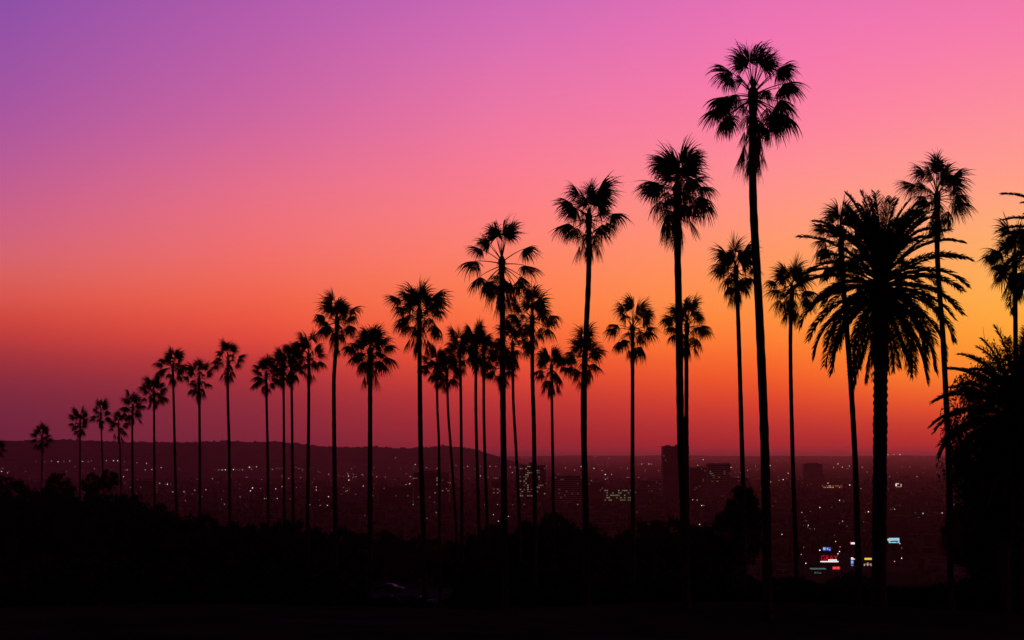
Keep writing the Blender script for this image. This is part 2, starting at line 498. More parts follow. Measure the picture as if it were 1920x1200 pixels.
# the tallest palm, its fronds set one by one
H33 = [(78, -70, .8), (92, -95, .85), (105, -118, .85), (60, -100, .75), (112, -60, .85), (85, 95, .8), (128, -95, .9), (-128, 60, .95), (136, 25, .95), (-16, 35, .95), (9, 60, .92), (-7, 110, .92), (25, -45, .95), (-88, 40, 1.0), (-108, -35, 1.05), (98, 35, 1.05), (-45, -40, .95), (50, -35, 1.0), (-3, 10, .95), (6, -30, .95), (14, 20, .95), (-10, -25, .9), (20, 40, .95), (2, 80, .9),
       (-38, 5, 1.05), (-55, 62, .8), (-84, 10, 1.0), (-96, -12, 1.05), (-100, 30, 1.0), (-78, -25, .9), (-118, 15, 1.05), (-70, -55, .8),
       (40, 0, 1.05), (62, 8, 1.1), (72, -30, .95), (84, 18, 1.0), (95, -20, .95), (108, 5, 1.1), (116, -25, 1.05), (122, 30, 1.0), (104, 40, 1.0), (66, 55, .85),
       (140, 70, .85), (-135, -75, .85), (150, 10, .7)]
fan_palm(1412, 175, 195, [(1411, 320), (1424, 600), (1434, 850), (1437, 980)], 'tallest fan palm of all, with long ragged dead fronds hanging down its trunk', 33, (1.45, 16), H33, .36, 0, ROW)
fan_palm(1270, 362, 166, [(1270, 450), (1272, 550), (1276, 800), (1284, 1000)], 'second tallest fan palm, its thick trunk crossing in front of the dark tower', 31, (0.75, 9), None, .37, 30, ROW)
fan_palm(1104, 414, 138, [(1104, 490), (1098, 640), (1094, 760), (1099, 990)], 'tall fan palm with curved trunk and a tight ball of dead fronds', 28, (0.45, 10), None, .34, 27, ROW)
H22 = [(95, -80, .8), (118, -100, .85), (130, -70, .9), (70, -95, .7), (12, -20, 1.0), (-4, 130, 1.0), (-30, 35, 1.0), (-126, 25, 1.0), (0, 20, 1.1), (-6, -40, 1.05), (8, 30, 1.05), (4, 90, 1.0), (-12, 60, 1.0), (-33, 5, 1.05), (-52, 8, .95), (-78, 8, 1.15), (-110, 10, 1.05), (-122, -30, 1.0),
       (52, 5, 1.15), (85, 6, 1.1), (112, 15, 1.0), (122, -20, 1.05), (132, 30, 1.0), (145, 10, .9), (-142, 20, .95), (140, -60, .95), (-150, 60, .9)]
fan_palm(941, 490, 146, [(942, 585), (943, 750), (946, 980)], 'tall sparse fan palm with widely spaced fronds above the crowded low palms', 22, (0.9, 14), H22, .33, 0, ROW)
fan_palm(786, 592, 122, [(787, 700), (789, 850), (793, 960)], 'fan palm with two long hanging skirts, next before the crowded low palms', 16, (0.75, 9), None, .33, 27, ROW)
fan_palm(632, 606, 101, [(630, 650), (626, 720), (627, 850), (629, 985)], 'slender fan palm with a kinked trunk standing high over its neighbours', 14, (0.9, 6), None, .30, 24, ROW)
fan_palm(694, 664, 108, [(694, 740), (694, 985)], 'bushy fan palm close beside the slender palm with kinked trunk', 15, (0.7, 8), None, .32, 28, ROW)
fan_palm(579, 671, 78, [(579, 720), (577, 980)], 'fan palm at the tall end of a tight clump of four', 13, (0.8, 6), None, .31, 26, ROW)
fan_palm(546, 686, 68, [(547, 740), (548, 830), (550, 975)], 'fan palm inside the tight clump of four, with full skirt', 12, (0.7, 9), None, .30, 26, ROW)
fan_palm(531, 690, 66, [(532, 760), (533, 975)], 'fan palm inside the tight clump of four, its crown merged with neighbours', 11, (0.4, 4), None, .29, 24, ROW)
fan_palm(499, 706, 64, [(500, 760), (502, 850), (503, 970)], 'fan palm at the short end of a tight clump of four', 10, (0.9, 7), None, .31, 24, ROW)
fan_palm(428, 682, 69, [(427, 722), (430, 850), (431, 970)], 'lone fan palm with a round ball of dead fronds under its crown', 9, (0.5, 12), None, .31, 25, ROW)
fan_palm(373, 716, 66, [(374, 765), (375, 965)], 'fan palm with round dead ball, shorter of a touching pair', 8, (0.55, 13), None, .31, 25, ROW)
fan_palm(324, 691, 64, [(325, 725), (328, 850), (331, 970)], 'fan palm with leaning trunk, taller of a touching pair', 7, (0.4, 8), None, .30, 25, ROW)
fan_palm(289, 739, 58, [(289, 770), (290, 960)], 'fan palm on the stepped-down end of the row, fifth before its last small palm', 6, (0.5, 9), None, .30, 25, ROW)
fan_palm(249, 766, 57, [(248, 800), (249, 930)], 'full-headed fan palm just past a shorter ragged one', 5, (0.5, 8), None, .29, 27, ROW)
fan_palm(222, 798, 48, [(225, 840), (227, 925)], 'short ragged fan palm with a dead ball halfway down', 4, (1.5, 11), None, .27, 18, ROW)
fan_palm(189, 778, 46, [(190, 805), (192, 860), (194, 910)], 'thin fan palm leaning slightly above the round dark trees', 3, (0.7, 7), None, .28, 20, ROW)
fan_palm(150, 796, 50, [(150, 830), (150, 920)], 'small fan palm, last but one where the row ends over the round trees', 2, (0.5, 6), None, .27, 24, ROW)
fan_palm(79, 823, 48, [(79, 850), (78, 925)], 'smallest whole fan palm standing alone at the far low end of the row', 1, (0.4, 6), None, .26, 22, ROW)
fan_palm(-10, 843, 46, [(-10, 880), (-10, 940)], 'fan palm cut by the view, past the smallest whole palm', 41, (0.4, 6), None, .26, 22, ROW)
# the second, shorter line
fan_palm(819, 690, 68, [(820, 760), (823, 830), (824, 975)], 'low fan palm in the crowded group, beside the palm with two skirts', 17, (0.5, 7), None, .29, 26, LOW)
fan_palm(838, 702, 70, [(840, 765), (846, 850), (856, 1005)], 'low fan palm in the crowded group with a leaning trunk', 18, (0.6, 7), None, .28, 26, LOW)
fan_palm(862, 662, 78, [(864, 740), (866, 985)], 'fan palm amid the crowded group on a straight thin trunk', 19, (0.6, 6), None, .29, 27, LOW)
fan_palm(893, 652, 80, [(892, 740), (894, 850), (898, 985)], 'dense-headed fan palm amid the crowded group, tallest of its pair', 20, (0.8, 8), None, .29, 28, LOW)
fan_palm(907, 662, 80, [(907, 745), (909, 850), (914, 985)], 'fan palm amid the crowded group, its trunk nearly doubling its neighbour', 21, (0.7, 8), None, .28, 28, LOW)
fan_palm(940, 690, 74, [(943, 760), (945, 960)], 'low fan palm hidden behind the trunk of the tall sparse palm', 24, (0.7, 8), None, .30, 27, LOW)
fan_palm(961, 650, 82, [(962, 735), (968, 850), (974, 980)], 'fan palm in the crowded group with trunk slanting past the tall sparse one', 23, (0.8, 8), None, .27, 27, LOW)
fan_palm(998, 602, 104, [(998, 680), (1001, 800), (1003, 975)], 'bushy fan palm overlapping the skirt of the tall sparse palm', 25, (0.5, 9), None, .30, 28, LOW)
fan_palm(1034, 692, 84, [(1035, 765), (1038, 980)], 'low fan palm with a round dead ball well below its crown', 26, (1.0, 12), None, .26, 20, LOW)
fan_palm(1096, 672, 100, [(1097, 740), (1096, 985)], 'low fan palm whose trunk hides behind the tall curved palm', 27, (0.7, 9), None, .30, 26, LOW)
fan_palm(1186, 622, 101, [(1186, 690), (1186, 850), (1187, 1005)], 'fan palm alone between the curved palm and the second tallest', 29, (0.6, 8), None, .29, 25, LOW)
fan_palm(1288, 617, 104, [(1287, 680), (1287, 850), (1288, 1000)], 'lower fan palm half hidden by the trunk of the second tallest', 30, (0.4, 7), None, .31, 26, LOW)
fan_palm(1380, 514, 110, [(1384, 600), (1390, 800), (1393, 910)], 'fan palm leaning next to the trunk of the tallest palm', 32, (0.5, 11), None, .30, 26, LOW)
fan_palm(1485, 550, 112, [(1482, 640), (1486, 850), (1493, 1060)], 'fan palm with hanging dead cluster between tallest palm and date palm', 34, (0.5, 9), None, .31, 23, LOW)
fan_palm(1577, 462, 140, [(1583, 560), (1594, 700), (1604, 880), (1609, 1065)], 'leaning fan palm with its head tangled in the big date palm', 35, (0.4, 6), None, .32, 28, LOW)
fan_palm(1757, 376, 140, [(1757, 450), (1769, 650), (1778, 850), (1781, 985)], 'tall fan palm beyond the date palm, dead fronds hung like lanterns', 37, (0.5, 8), None, .33, 27, LOW)
fan_palm(1903, 492, 126, [(1904, 620), (1905, 760)], 'fan palm rising out of the dark leafy tree', 38, (0.7, 9), None, .33, 28, LOW)

# ------------------------------------------------------------------ date palms
def feather_mesh(theta, Lf, seed, arch, dead=False):
    rng = random.Random(seed)
    b = MB()
    n = 16
    th = R(theta)
    p = Vector((0.15 * math.sin(th), 0, 0.15 * math.cos(th)))
    pts = [p.copy()]; ths = [th]
    for i in range(n):
        p = p + Vector((math.sin(th), 0, math.cos(th))) * Lf / n
        th += R(arch) / n * (0.4 + 1.2 * i / n)
        th = min(th, R(176))
        pts.append(p.copy()); ths.append(th)
    b.tube(pts, [0.05 * (1 - 0.85 * i / n) + 0.004 for i in range(n + 1)], 4)
    nl = 84
    tw = rng.uniform(-0.5, 0.5)
    for i in range(nl):
        t = 0.13 + 0.87 * i / (nl - 1)
        f = t * n; k = min(int(f), n - 1)
        q = pts[k].lerp(pts[k + 1], f - k); a = ths[k]
        T = Vector((math.sin(a), 0, math.cos(a))); Nn = Vector((-math.cos(a), 0, math.sin(a)))
        ll = 0.63 * (0.35 + 0.65 * math.sin(math.pi * min(1, 0.12 + 0.8 * t)) ** 0.7) * rng.uniform(0.85, 1.1) * Lf / 4.4
        for sd in (-1, 1):
            up = rng.uniform(0.05, 0.55) if not dead else rng.uniform(-0.6, 0)
            d = (T * rng.uniform(0.75, 1.1) + SV * sd * (0.75 if not dead else 0.35) + Nn * (up + tw * sd * 0.5)).normalized()
            w = T.cross(d)
            w = (w + Nn * rng.uniform(-0.8, 0.8)).normalized() * 0.028
            m = q + d * ll * 0.55
            e = q + d * ll - ZV * ll * rng.uniform(0.08, 0.3)
            b.strip([q, m, e], [w * 0.6, w, w * 0.15])
    return b.mesh('feather_frond', M['dead'] if dead else M['frond'])
DCL = [4, 18, 32, 46, 60, 74, 88, 102, 116, 130, 144]
FEA = {t: [feather_mesh(t, 4.5, t * 3 + k, 20 + 42 * math.sin(R(t)) + 12 * k) for k in range(3)] for t in DCL}
FDEAD = [feather_mesh(t, 4.0, 700 + t, 16, True) for t in (148, 154, 160, 165)]
def date_palm(px, hub_y, d, path, label, seed, sc, nlive, ndead, tw, group, maxth=140, upright=0):
    rng = random.Random(seed)
    mp = d / F
    pts = [at(px, hub_y, d)] + [at(x, y, d) for x, y in path]
    bx = pts[-1].x; zb = gz(bx, d) - 0.25
    if zb < pts[-1].z - 0.3: pts.append(Vector((bx, d, zb)))
    root = Vector((bx, d, zb + 0.25))
    t = thing('date_palm', label, 'palm tree', root, 0, group)
    obj('trunk', trunk_mesh(pts, tw * 0.5, tw * 0.54, rng, root, 90, 0.06, 11), t)
    hub = pts[0] - root
    b = MB(); b.tube([hub + Vector((0, 0, z)) for z in (-2.0, -1.2, -0.4, 0.2, 0.6)], [tw * .52, tw * .8, tw * .85, tw * .5, 0.05], 10)
    part('crown_base', b, M['boot'], t, smooth=True)
    for i in range(nlive):
        f = (i + 0.5) / nlive
        th = maxth * f ** 0.72 + rng.uniform(-6, 6)
        cl = min(DCL, key=lambda q: abs(q - th))
        s = sc * rng.uniform(0.86, 1.08)
        a = i * 137.508 + rng.uniform(-10, 10)
        obj('frond', rng.choice(FEA[cl]), t, hub + Vector((0, 0, 0.25 - 1.0 * f)), (0, R(max(-8, min(8, th - cl))), R(a)), (s, s, s))
    for i in range(upright):
        s = sc * rng.uniform(0.72, 1.0)
        th = rng.uniform(2, 36); cl = min(DCL, key=lambda q: abs(q - th))
        obj('frond', rng.choice(FEA[cl]), t, hub + Vector((0, 0, 0.2)), (0, R(th - cl), R(i * 137.508 + 60)), (s, s, s))
    for i in range(ndead):
        s = sc * rng.uniform(0.7, 1.05)
        obj('dead_frond', rng.choice(FDEAD), t, hub + Vector((0, 0, -0.7 - rng.random() * 0.7)), (0, R(rng.uniform(-10, 6)), R(i * 137.5 + 40)), (s, s, s))
    return t, hub
date_palm(1652, 530, 106, [(1651, 700), (1650, 850), (1648, 1065)], 'huge date palm with a broad feathery crown and thick straight trunk', 36, 1.1, 92, 14, 0.76, 'date palms', 136, 34)
date_palm(2006, 455, 96, [(2008, 700), (2008, 900)], 'date palm mostly out of view, two arching feathery fronds reaching in', 39, 0.86, 60, 8, 0.6, 'date palms', 110)
lowd, lh = date_palm(1905, 775, 92, [(1908, 880)], 'squat date palm sprawling in front of the dark leafy tree', 40, 0.86, 96, 10, 0.65, 'date palms', 118)
b = MB()
sp = [at(1858, 690, 92), at(1853, 660, 92), at(1846, 636, 92), at(1843, 612, 92)]
b.tube([p - lowd.location for p in [Vector((lh.x, lh.y, lh.z)) + lowd.location] + sp], [0.02, 0.018, 0.014, 0.012, 0.006], 5)
part('flower_stalk', b, M['dead'], lowd)

# ------------------------------------------------------------------ leafy trees
def crown_mesh(seed, nclump, per, leaf, shape=(1, 1, 1), cone=0.0):
    rng = random.Random(seed)
    b = MB()
    for c in range(nclump):
        while True:
            p = Vector((rng.uniform(-1, 1), rng.uniform(-1, 1), rng.uniform(-1, 1)))
            if p.length < 1 and p.length > 0.25: break
        p = p.normalized() * p.length ** 0.45
        if cone: p.x *= 1 - cone * (p.z * .5 + .5); p.y *= 1 - cone * (p.z * .5 + .5)
        p *= 0.86
        cr = rng.uniform(0.13, 0.24)
        for k in range(per):
            gv = Vector((rng.gauss(0, 1), rng.gauss(0, 1), rng.gauss(0, 0.8)))
            if gv.length > 1.7: gv *= 1.7 / gv.length
            q = p + gv * cr * 0.55
            u = Vector((rng.gauss(0, 1), rng.gauss(0, 1), rng.gauss(0, 1))).normalized()
            w = u.cross(Vector((rng.gauss(0, 1), rng.gauss(0, 1), rng.gauss(0, 1)))).normalized()
            l = leaf * rng.uniform(0.7, 1.3)
            b.v += [tuple(q - u * l), tuple(q + w * l * 0.42), tuple(q + u * l), tuple(q - w * l * 0.42)]
            m = len(b.v) - 4
            b.f.append((m, m + 1, m + 2, m + 3)); b.m.append(0)
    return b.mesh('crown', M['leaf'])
def limbs_mesh(seed, cone=0.0):
    # trunk from z=-1.0 (ground) to the crown centre at 0, in units where crown radius is 1
    rng = random.Random(seed)
    b = MB()
    b.tube([(0, 0, 0), (0.03, 0.02, 0.35), (-0.02, 0, 0.6), (0, 0, 0.8)], [0.085, 0.062, 0.05, 0.03], 7)
    for i in range(7):
        a = i * 2.4 + rng.uniform(-.3, .3)
        z0 = rng.uniform(0.35, 0.6); z1 = z0 + rng.uniform(0.12, 0.25); r = rng.uniform(0.25, 0.5)
        b.tube([(0, 0, z0), (math.cos(a) * r * .5, math.sin(a) * r * .5, (z0 + z1) / 2 + .02), (math.cos(a) * r, math.sin(a) * r, z1)], [0.035, 0.024, 0.008], 5)
    return b.mesh('trunk', M['wood'], True)
CROWN = [crown_mesh(11, 90, 60, 0.062), crown_mesh(12, 80, 65, 0.062), crown_mesh(13, 100, 55, 0.06), crown_mesh(14, 90, 60, 0.062, cone=0.55)]
BIGCROWN = crown_mesh(15, 330, 105, 0.021)
LIMB = [limbs_mesh(i) for i in range(3)]
def leafy(px, top, wpx, d, label, group, seed, var=None, big=False, name='leafy_tree', squash=1.0):
    rng = random.Random(seed)
    p = at(px, top, d)
    g = gz(p.x, d)
    h = max(1.2, p.z - g)
    rad = wpx * d / F / 2
    t = thing(name, label, 'shrub' if name == 'shrub' else 'tree', (p.x, d, g), rng.uniform(0, 6.28), group)
    cz = min(h * 0.55, rad * 1.15) * squash
    zc = h - cz * 0.97
    obj('trunk', rng.choice(LIMB), t, (0, 0, -0.1), None, (rad * .9, rad * .9, h * 0.9))
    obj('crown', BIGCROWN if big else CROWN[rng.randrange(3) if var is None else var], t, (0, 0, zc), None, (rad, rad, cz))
    return t
RND = 'round dark trees where the palm row ends'
for i, (x, y, w, d) in enumerate([(18, 886, 74, 300), (112, 883, 66, 300), (172, 884, 44, 292), (205, 877, 40, 284)]):
    leafy(x, y, w, d, ['wide round dark tree beside the smallest whole palm', 'round dark tree between the two smallest whole palms',
          'narrow dark tree below the thin leaning palm', 'upright dark tree with a knobbly top beside the thin leaning palm'][i], RND, 50 + i)
MASS = 'dark trees massed along the foot of the palms'
rng = random.Random(5)
TX = [-40, 60, 145, 250, 300, 350, 400, 450, 500, 550, 600, 650, 700, 750, 800, 850, 900, 950, 985, 1010, 1040, 1075, 1100, 1150, 1180, 1215, 1250, 1285, 1320]
TY = [915, 912, 915, 922, 948, 962, 966, 962, 968, 974, 978, 982, 992, 996, 1000, 1002, 988, 978, 962, 966, 956, 962, 976, 990, 980, 972, 966, 974, 980]
for i, x in enumerate(np.arange(-50, 1345, 36)):
    y = float(np.interp(x, TX, TY)) + rng.uniform(-7, 12)
    back = 640 < x < 880
    leafy(x + rng.uniform(-8, 8), y, rng.uniform(90, 150), rng.uniform(372, 400) if back else rng.uniform(205, 262), 'dark leafy tree in the unlit thicket below the fan palms', MASS, 100 + i)
for i, x in enumerate(np.arange(-30, 1960, 48)):
    if 670 < x < 860: continue
    y = 1078 + rng.uniform(-10, 26) - (38 if x < 1400 else 0)
    leafy(x + rng.uniform(-14, 14), y, rng.uniform(110, 170), rng.uniform(150, 198) if x < 1400 or x > 1790 else rng.uniform(190, 215),
          'low dark shrub on the slope in front of the thicket', 'dark shrubs on the slope', 200 + i, name='shrub')
for i in range(64):
    x = -40 + i * 31.5 + rng.uniform(-12, 12)
    if 766 < x < 850: continue
    d = rng.uniform(112, 146)
    if 670 < x < 880: d = rng.uniform(112, 122)
    g_row = HY - gz((x - HX) / F * d, d) / d * F
    leafy(x, g_row - rng.uniform(22, 60) * (0.6 if 670 < x < 880 else 1), rng.uniform(60, 130), d, 'knee-high dark scrub on the open slope before the shrubs', 'low scrub on the near slope', 400 + i, name='shrub')
leafy(1393, 905, 96, 172, 'pointed dark tree standing before the trunk of the tallest palm', None, 301, 3)
leafy(1372, 945, 120, 176, 'broad dark tree spreading at the foot of the pointed tree', None, 302)
leafy(1884, 642, 252, 112, 'big dense leafy tree behind the squat date palm', None, 303, big=True, squash=1.35)
leafy(1822, 935, 120, 118, 'low bushy tree at the edge of the big dense tree', None, 305, big=True)
leafy(1890, 960, 170, 116, 'low bushy tree directly under the big dense tree', None, 306, big=True)
leafy(1925, 760, 240, 100, 'lower leafy tree filling the ground beneath the big dense tree', None, 304, big=True)

# ------------------------------------------------------------------ city
def slabbed(name, label, x0, x1, top, d, floors, lit, depth=28, rz=0.0, body='stone', pent=None, kinds=('win', 'windim'), parent=None, seed=1, rows=None, mast=None):
    """block with floor-by-floor window bands; lit = number of lit windows"""
    rng = random.Random(seed)
    mp = d / F
    W = (x1 - x0) * mp; cx = ((x0 + x1) / 2 - HX) * mp
    H = (HY - top) * mp + 90
    t = thing(name, label, 'building', (cx, d, -90), rz, 'towers and blocks of the city below')
    b = MB(); b.box(-W / 2, W / 2, 0, depth, -1, H)
    w = part('wall', b, M[body], t)
    fh = H / floors
    for i in range(floors):
        b = MB()
        z0 = i * fh + fh * 0.38; z1 = i * fh + fh * 0.86
        b.box(-W / 2 - 0.06, W / 2 + 0.06, -0.06, depth + 0.06, z0, z1)
        part('window_band', b, M['glass'], t)
    nb = max(4, int(W / 3.2)); done = set()
    for k in range(lit):
        for _ in range(20):
            fl = rng.randrange(max(1, int(floors * 0.25)), floors) if rows is None else rng.choice(rows)
            c = rng.randrange(nb)
            if (fl, c) not in done: break
        done.add((fl, c))
        x = -W / 2 + (c + 0.15) * W / nb
        b = MB(); b.box(x, x + W / nb * 0.72, -0.35, 0.1, fl * fh + fh * 0.40, fl * fh + fh * 0.84)
        part('lit_window', b, G[rng.choice(kinds)], t)
    b = MB(); b.box(-W / 2 - 0.4, W / 2 + 0.4, -0.4, depth + 0.4, H, H + 1.0)
    rf = part('roof', b, M['roof'], t)
    for (a, e, hh) in (pent or []):
        b = MB(); b.box(-W / 2 + W * a, -W / 2 + W * e, depth * .25, depth * .7, H + 1.0, H + 1.0 + hh)
        part('penthouse', b, M[body], rf)
    if mast:
        b = MB(); b.tube([(mast[0] * W, depth * .4, H + .9), (mast[0] * W, depth * .4, H + mast[1])], [.9, .25], 6)
        part('mast', b, M['steel'], rf)
    return t
slabbed('office_tower', 'tallest dark tower, flat roofed, behind the second tallest palm', 1243, 1292, 837.5, 3600, 26, 8, 40, 0.0, 'stone', [(.12, .3, 2), (.5, .58, 3), (.75, .9, 2)], ('windim',), seed=2, rows=[19, 20, 21])
slabbed('office_block', 'wide dark block with raised middle and scattered lit windows', 776, 842, 887, 3350, 15, 14, 30, 0.0, 'stone', [(.3, .72, 2.5)], ('windim', 'windim', 'win'), seed=3)
slabbed('apartment_tower', 'tower speckled with many warm lit windows and a pointed roof vent', 974, 1023, 873, 3300, 19, 58, 30, 0.0, 'stone', [(.36, .52, 4)], ('win', 'windim', 'win'), seed=4, mast=(-0.06, 8))
slabbed('banded_block', 'squat office block banded by faint horizontal window lines', 1040, 1092, 894, 3350, 14, 12, 34, 0.0, 'concrete', [(.35, .7, 1.5)], ('windim',), seed=5)
slabbed('lit_office', 'low office block with rows of green-lit windows', 1133, 1184, 918, 3250, 7, 34, 24, 0.0, 'stone', None, ('wingreen', 'wingreen', 'win'), seed=6, rows=[2, 3, 4, 5, 6])
slabbed('low_block', 'low unlit block joined beyond the green-lit office', 1186, 1216, 917, 3300, 7, 3, 24, 0.0, 'stone', None, ('windim',), seed=7)
slabbed('hotel_wing', 'lower stepped wing beside the tallest dark tower', 1294, 1330, 878, 3750, 18, 8, 30, 0.0, 'stone', [(.4, .8, 2)], ('windim',), seed=8)
slabbed('hotel_tower', 'broad tower with a dark crown band and few green-lit windows', 1327, 1370, 872, 3700, 18, 12, 34, 0.0, 'concrete', [(.0, 1.0, 2.4)], ('windim', 'wingreen'), seed=9, rows=[9, 11, 12, 13, 14])
slabbed('annex_block', 'plain annex block behind the pointed dark tree', 1371, 1405, 897, 3800, 12, 3, 30, 0.0, 'stone', None, ('windim',), seed=10)
slabbed('overhanging_tower', 'boxy tower whose wide top stands on a broader base', 1507, 1542, 871, 5000, 12, 0, 34, 0.0, 'concrete', [(.18, .82, 3.5)], seed=11)
slabbed('base_block', 'wide low base block below the boxy overhanging tower', 1484, 1551, 900, 4800, 8, 3, 30, 0.0, 'stone', None, ('windim',), seed=12)
slabbed('small_tower', 'narrow block dotted with pinkish lights beside the speckled tower', 924, 950, 895, 3450, 14, 16, 22, 0.0, 'stone', None, ('win', 'windim'), seed=13)
slabbed('dim_block', 'dim low block before the wide dark block with scattered lights', 711, 774, 914, 3200, 8, 4, 26, 0.0, 'stone', None, ('windim',), seed=14)
slabbed('long_warehouse', 'long low warehouse with an unlit front at the foot of the palm pair', 243, 290, 902, 4200, 5, 2, 40, 0.0, 'stone', None, ('windim',), seed=15)
slabbed('grey_block', 'plain grey block between the banded office and the green-lit office', 1103, 1131, 906, 3400, 10, 3, 26, 0.0, 'stone', None, ('windim',), seed=16)
slabbed('terrace_block', 'pale stepped block in front of the tallest tower', 1196, 1242, 903, 3900, 9, 8, 26, 0.0, 'concrete', [(.1, .4, 3)], ('windim',), seed=17)
slabbed('motor_inn', 'long low building with a row of glowing orange windows', 1536, 1583, 910, 4700, 3, 22, 26, 0.0, 'stone', None, ('orange', 'orange', 'salmon'), seed=18, rows=[1, 2])

# radio masts on the ridge
for i, (x, h) in enumerate([(367, 26), (417, 32), (454, 29)]):
    d = 8950
    X = (x - HX) / F * d
    g = gz(X, d)
    t = thing('radio_mast', ['thin radio mast on the ridge over the touching palm pair', 'thin radio mast, tallest of three on the ridge', 'thin radio mast on the ridge beyond the lone palm'][i], 'mast', (X, d, g), 0, 'radio masts on the ridge')
    for k in range(3):
        a = k * 2.094
        b = MB(); b.tube([(1.6 * math.cos(a), 1.6 * math.sin(a), -1), (.25 * math.cos(a), .25 * math.sin(a), h)], [.22, .14], 4)
        part('leg', b, M['steel'], t)
    b = MB()
    for k in range(1, 8):
        z = h * k / 8; r = 1.6 - 1.35 * k / 8
        for q in range(3):
            a0, a1 = q * 2.094, (q + 1) * 2.094
            b.tube([(r * math.cos(a0), r * math.sin(a0), z), (r * math.cos(a1), r * math.sin(a1), z + h / 16)], [.1, .1], 3)
    part('bracing', b, M['steel'], t)

# low houses and street trees of the basin, far too many and too small to tell apart
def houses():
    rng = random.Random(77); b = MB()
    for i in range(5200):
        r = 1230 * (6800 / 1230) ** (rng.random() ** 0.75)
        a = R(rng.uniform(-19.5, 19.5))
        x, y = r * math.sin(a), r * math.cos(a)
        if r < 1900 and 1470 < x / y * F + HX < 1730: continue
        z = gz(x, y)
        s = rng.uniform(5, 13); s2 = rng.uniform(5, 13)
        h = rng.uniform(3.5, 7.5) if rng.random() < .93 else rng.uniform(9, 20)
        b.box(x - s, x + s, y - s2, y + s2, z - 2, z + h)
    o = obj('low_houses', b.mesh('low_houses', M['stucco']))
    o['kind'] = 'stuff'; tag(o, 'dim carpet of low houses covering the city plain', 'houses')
    b = MB()
    for i in range(9000):
        r = 1215 * (6500 / 1215) ** (rng.random() ** 0.8)
        a = R(rng.uniform(-19.5, 19.5))
        x, y = r * math.sin(a), r * math.cos(a)
        if r < 1720 and 1500 < x / y * F + HX < 1710: continue
        z = gz(x, y); h = rng.uniform(2.5, 6)
        b.ball((x, y, z + h * .8), rng.uniform(2.5, 5), rng.uniform(2.5, 5), h, 6, 4)
    for i in range(260):     # tree line along the ridge crest
        u = rng.uniform(-60, 905); d = RIDGE * rng.uniform(.985, 1.005)
        x = (u - HX) / F * d; z = gz(x, d)
        big = rng.random() ** 3
        b.ball((x, d, z + 1), rng.uniform(5, 12), 6, 2 + 6 * big, 6, 4)
    o = obj('street_trees', b.mesh('street_trees', M['leaf']))
    o['kind'] = 'stuff'; tag(o, 'dark mass of small trees across the city plain and ridge', 'trees')
houses()

# street lights ---------------------------------------------------------
def hit(px, py, h):
    d = 1230.0
    while d < 25000:
        x = (px - HX) / F * d
        if (HY - py) / F * d <= gz(x, d) + h: return d
        d *= 1.006
    return None
ZA = [(20,382),(12,403),(55,410),(68,408),(70,445),(372,478),(260,333),(320,335),(372,335),(418,333),(460,335),(502,333),(595,333),(635,332),(657,330),(765,323),(817,324),(847,327),(897,331),(985,341),(1055,342),(597,392),(905,391),(917,390),(1045,390),(1093,386),(1160,375),(890,438),(897,481),(985,556),(1005,556),(1120,480),(1150,485),(1190,490),(1205,493),(1230,490),(1152,680),(1245,548),(1325,545),(1375,575),(1385,560),(1403,536),(1455,580),(1482,533),(1530,452),(1568,480),(1548,680),(1572,395),(1600,390),(1623,391),(1680,392),(1700,393),(1722,391),(1745,392),(1797,375),(1848,373),(1778,440),(1730,588),(1728,520),(1818,520),(1803,540),(1885,520),(1595,600),(1615,635)]
ZB = [(20,455),(55,512),(97,452),(138,432),(210,445),(270,448),(305,437),(325,443),(490,440),(520,455),(405,519),(505,512),(650,465),(668,470),(740,489),(897,486),(945,488),(1018,493),(1035,500),(908,536),(862,595),(893,623),(843,655),(880,630),(1027,585),(1157,574),(1108,663),(635,592),(635,618),(350,591),(297,609),(170,605),(85,625),(0,675),(218,688),(205,688),(420,693),(310,688),(668,745),(728,746),(582,740),(738,674),(965,655),(1040,832),(1383,571),(1415,567),(1440,718),(1443,738),(1558,852),(1635,807),(1297,352),(1445,523),(1420,505),(1210,510),(1140,508),(1103,485),(865,503),(905,503),(950,506),(968,506)]
ZC = [(137,350),(178,350),(238,372),(503,358),(447,357),(610,363),(724,359),(810,360),(862,360),(915,362),(990,373),(993,362),(1037,372),(1080,362),(1012,414),(1097,275),(1120,280),(1140,283),(1491,373),(1473,315),(1572,392),(1630,360),(1640,378),(1745,378),(1755,272),(1863,357),(1820,395),(1848,432),(1905,430),(1850,475),(1722,487),(1885,285),(427,508),(452,508),(760,700),(877,702),(840,792),(722,852),(885,852),(975,810),(1118,702),(1262,698),(1357,730),(1442,732),(1600,700),(1570,870),(1768,990),(757,463),(725,445)]
ZD = [(228,338),(255,338),(320,338),(343,338),(68,370),(128,377),(290,392),(405,397),(437,483),(125,458),(143,458),(228,458),(298,487),(260,515),(790,299),(810,299),(760,350),(705,350),(1060,370),(1110,363),(1200,365),(1208,393),(1280,357),(1295,388),(1102,413),(1143,413),(1122,457),(1300,467),(1335,521),(1410,350),(1210,490),(280,850),(230,923),(777,879),(210,770),(940,617),(965,610),(985,630),(755,662),(715,660),(795,711),(815,712),(835,713),(910,833)]
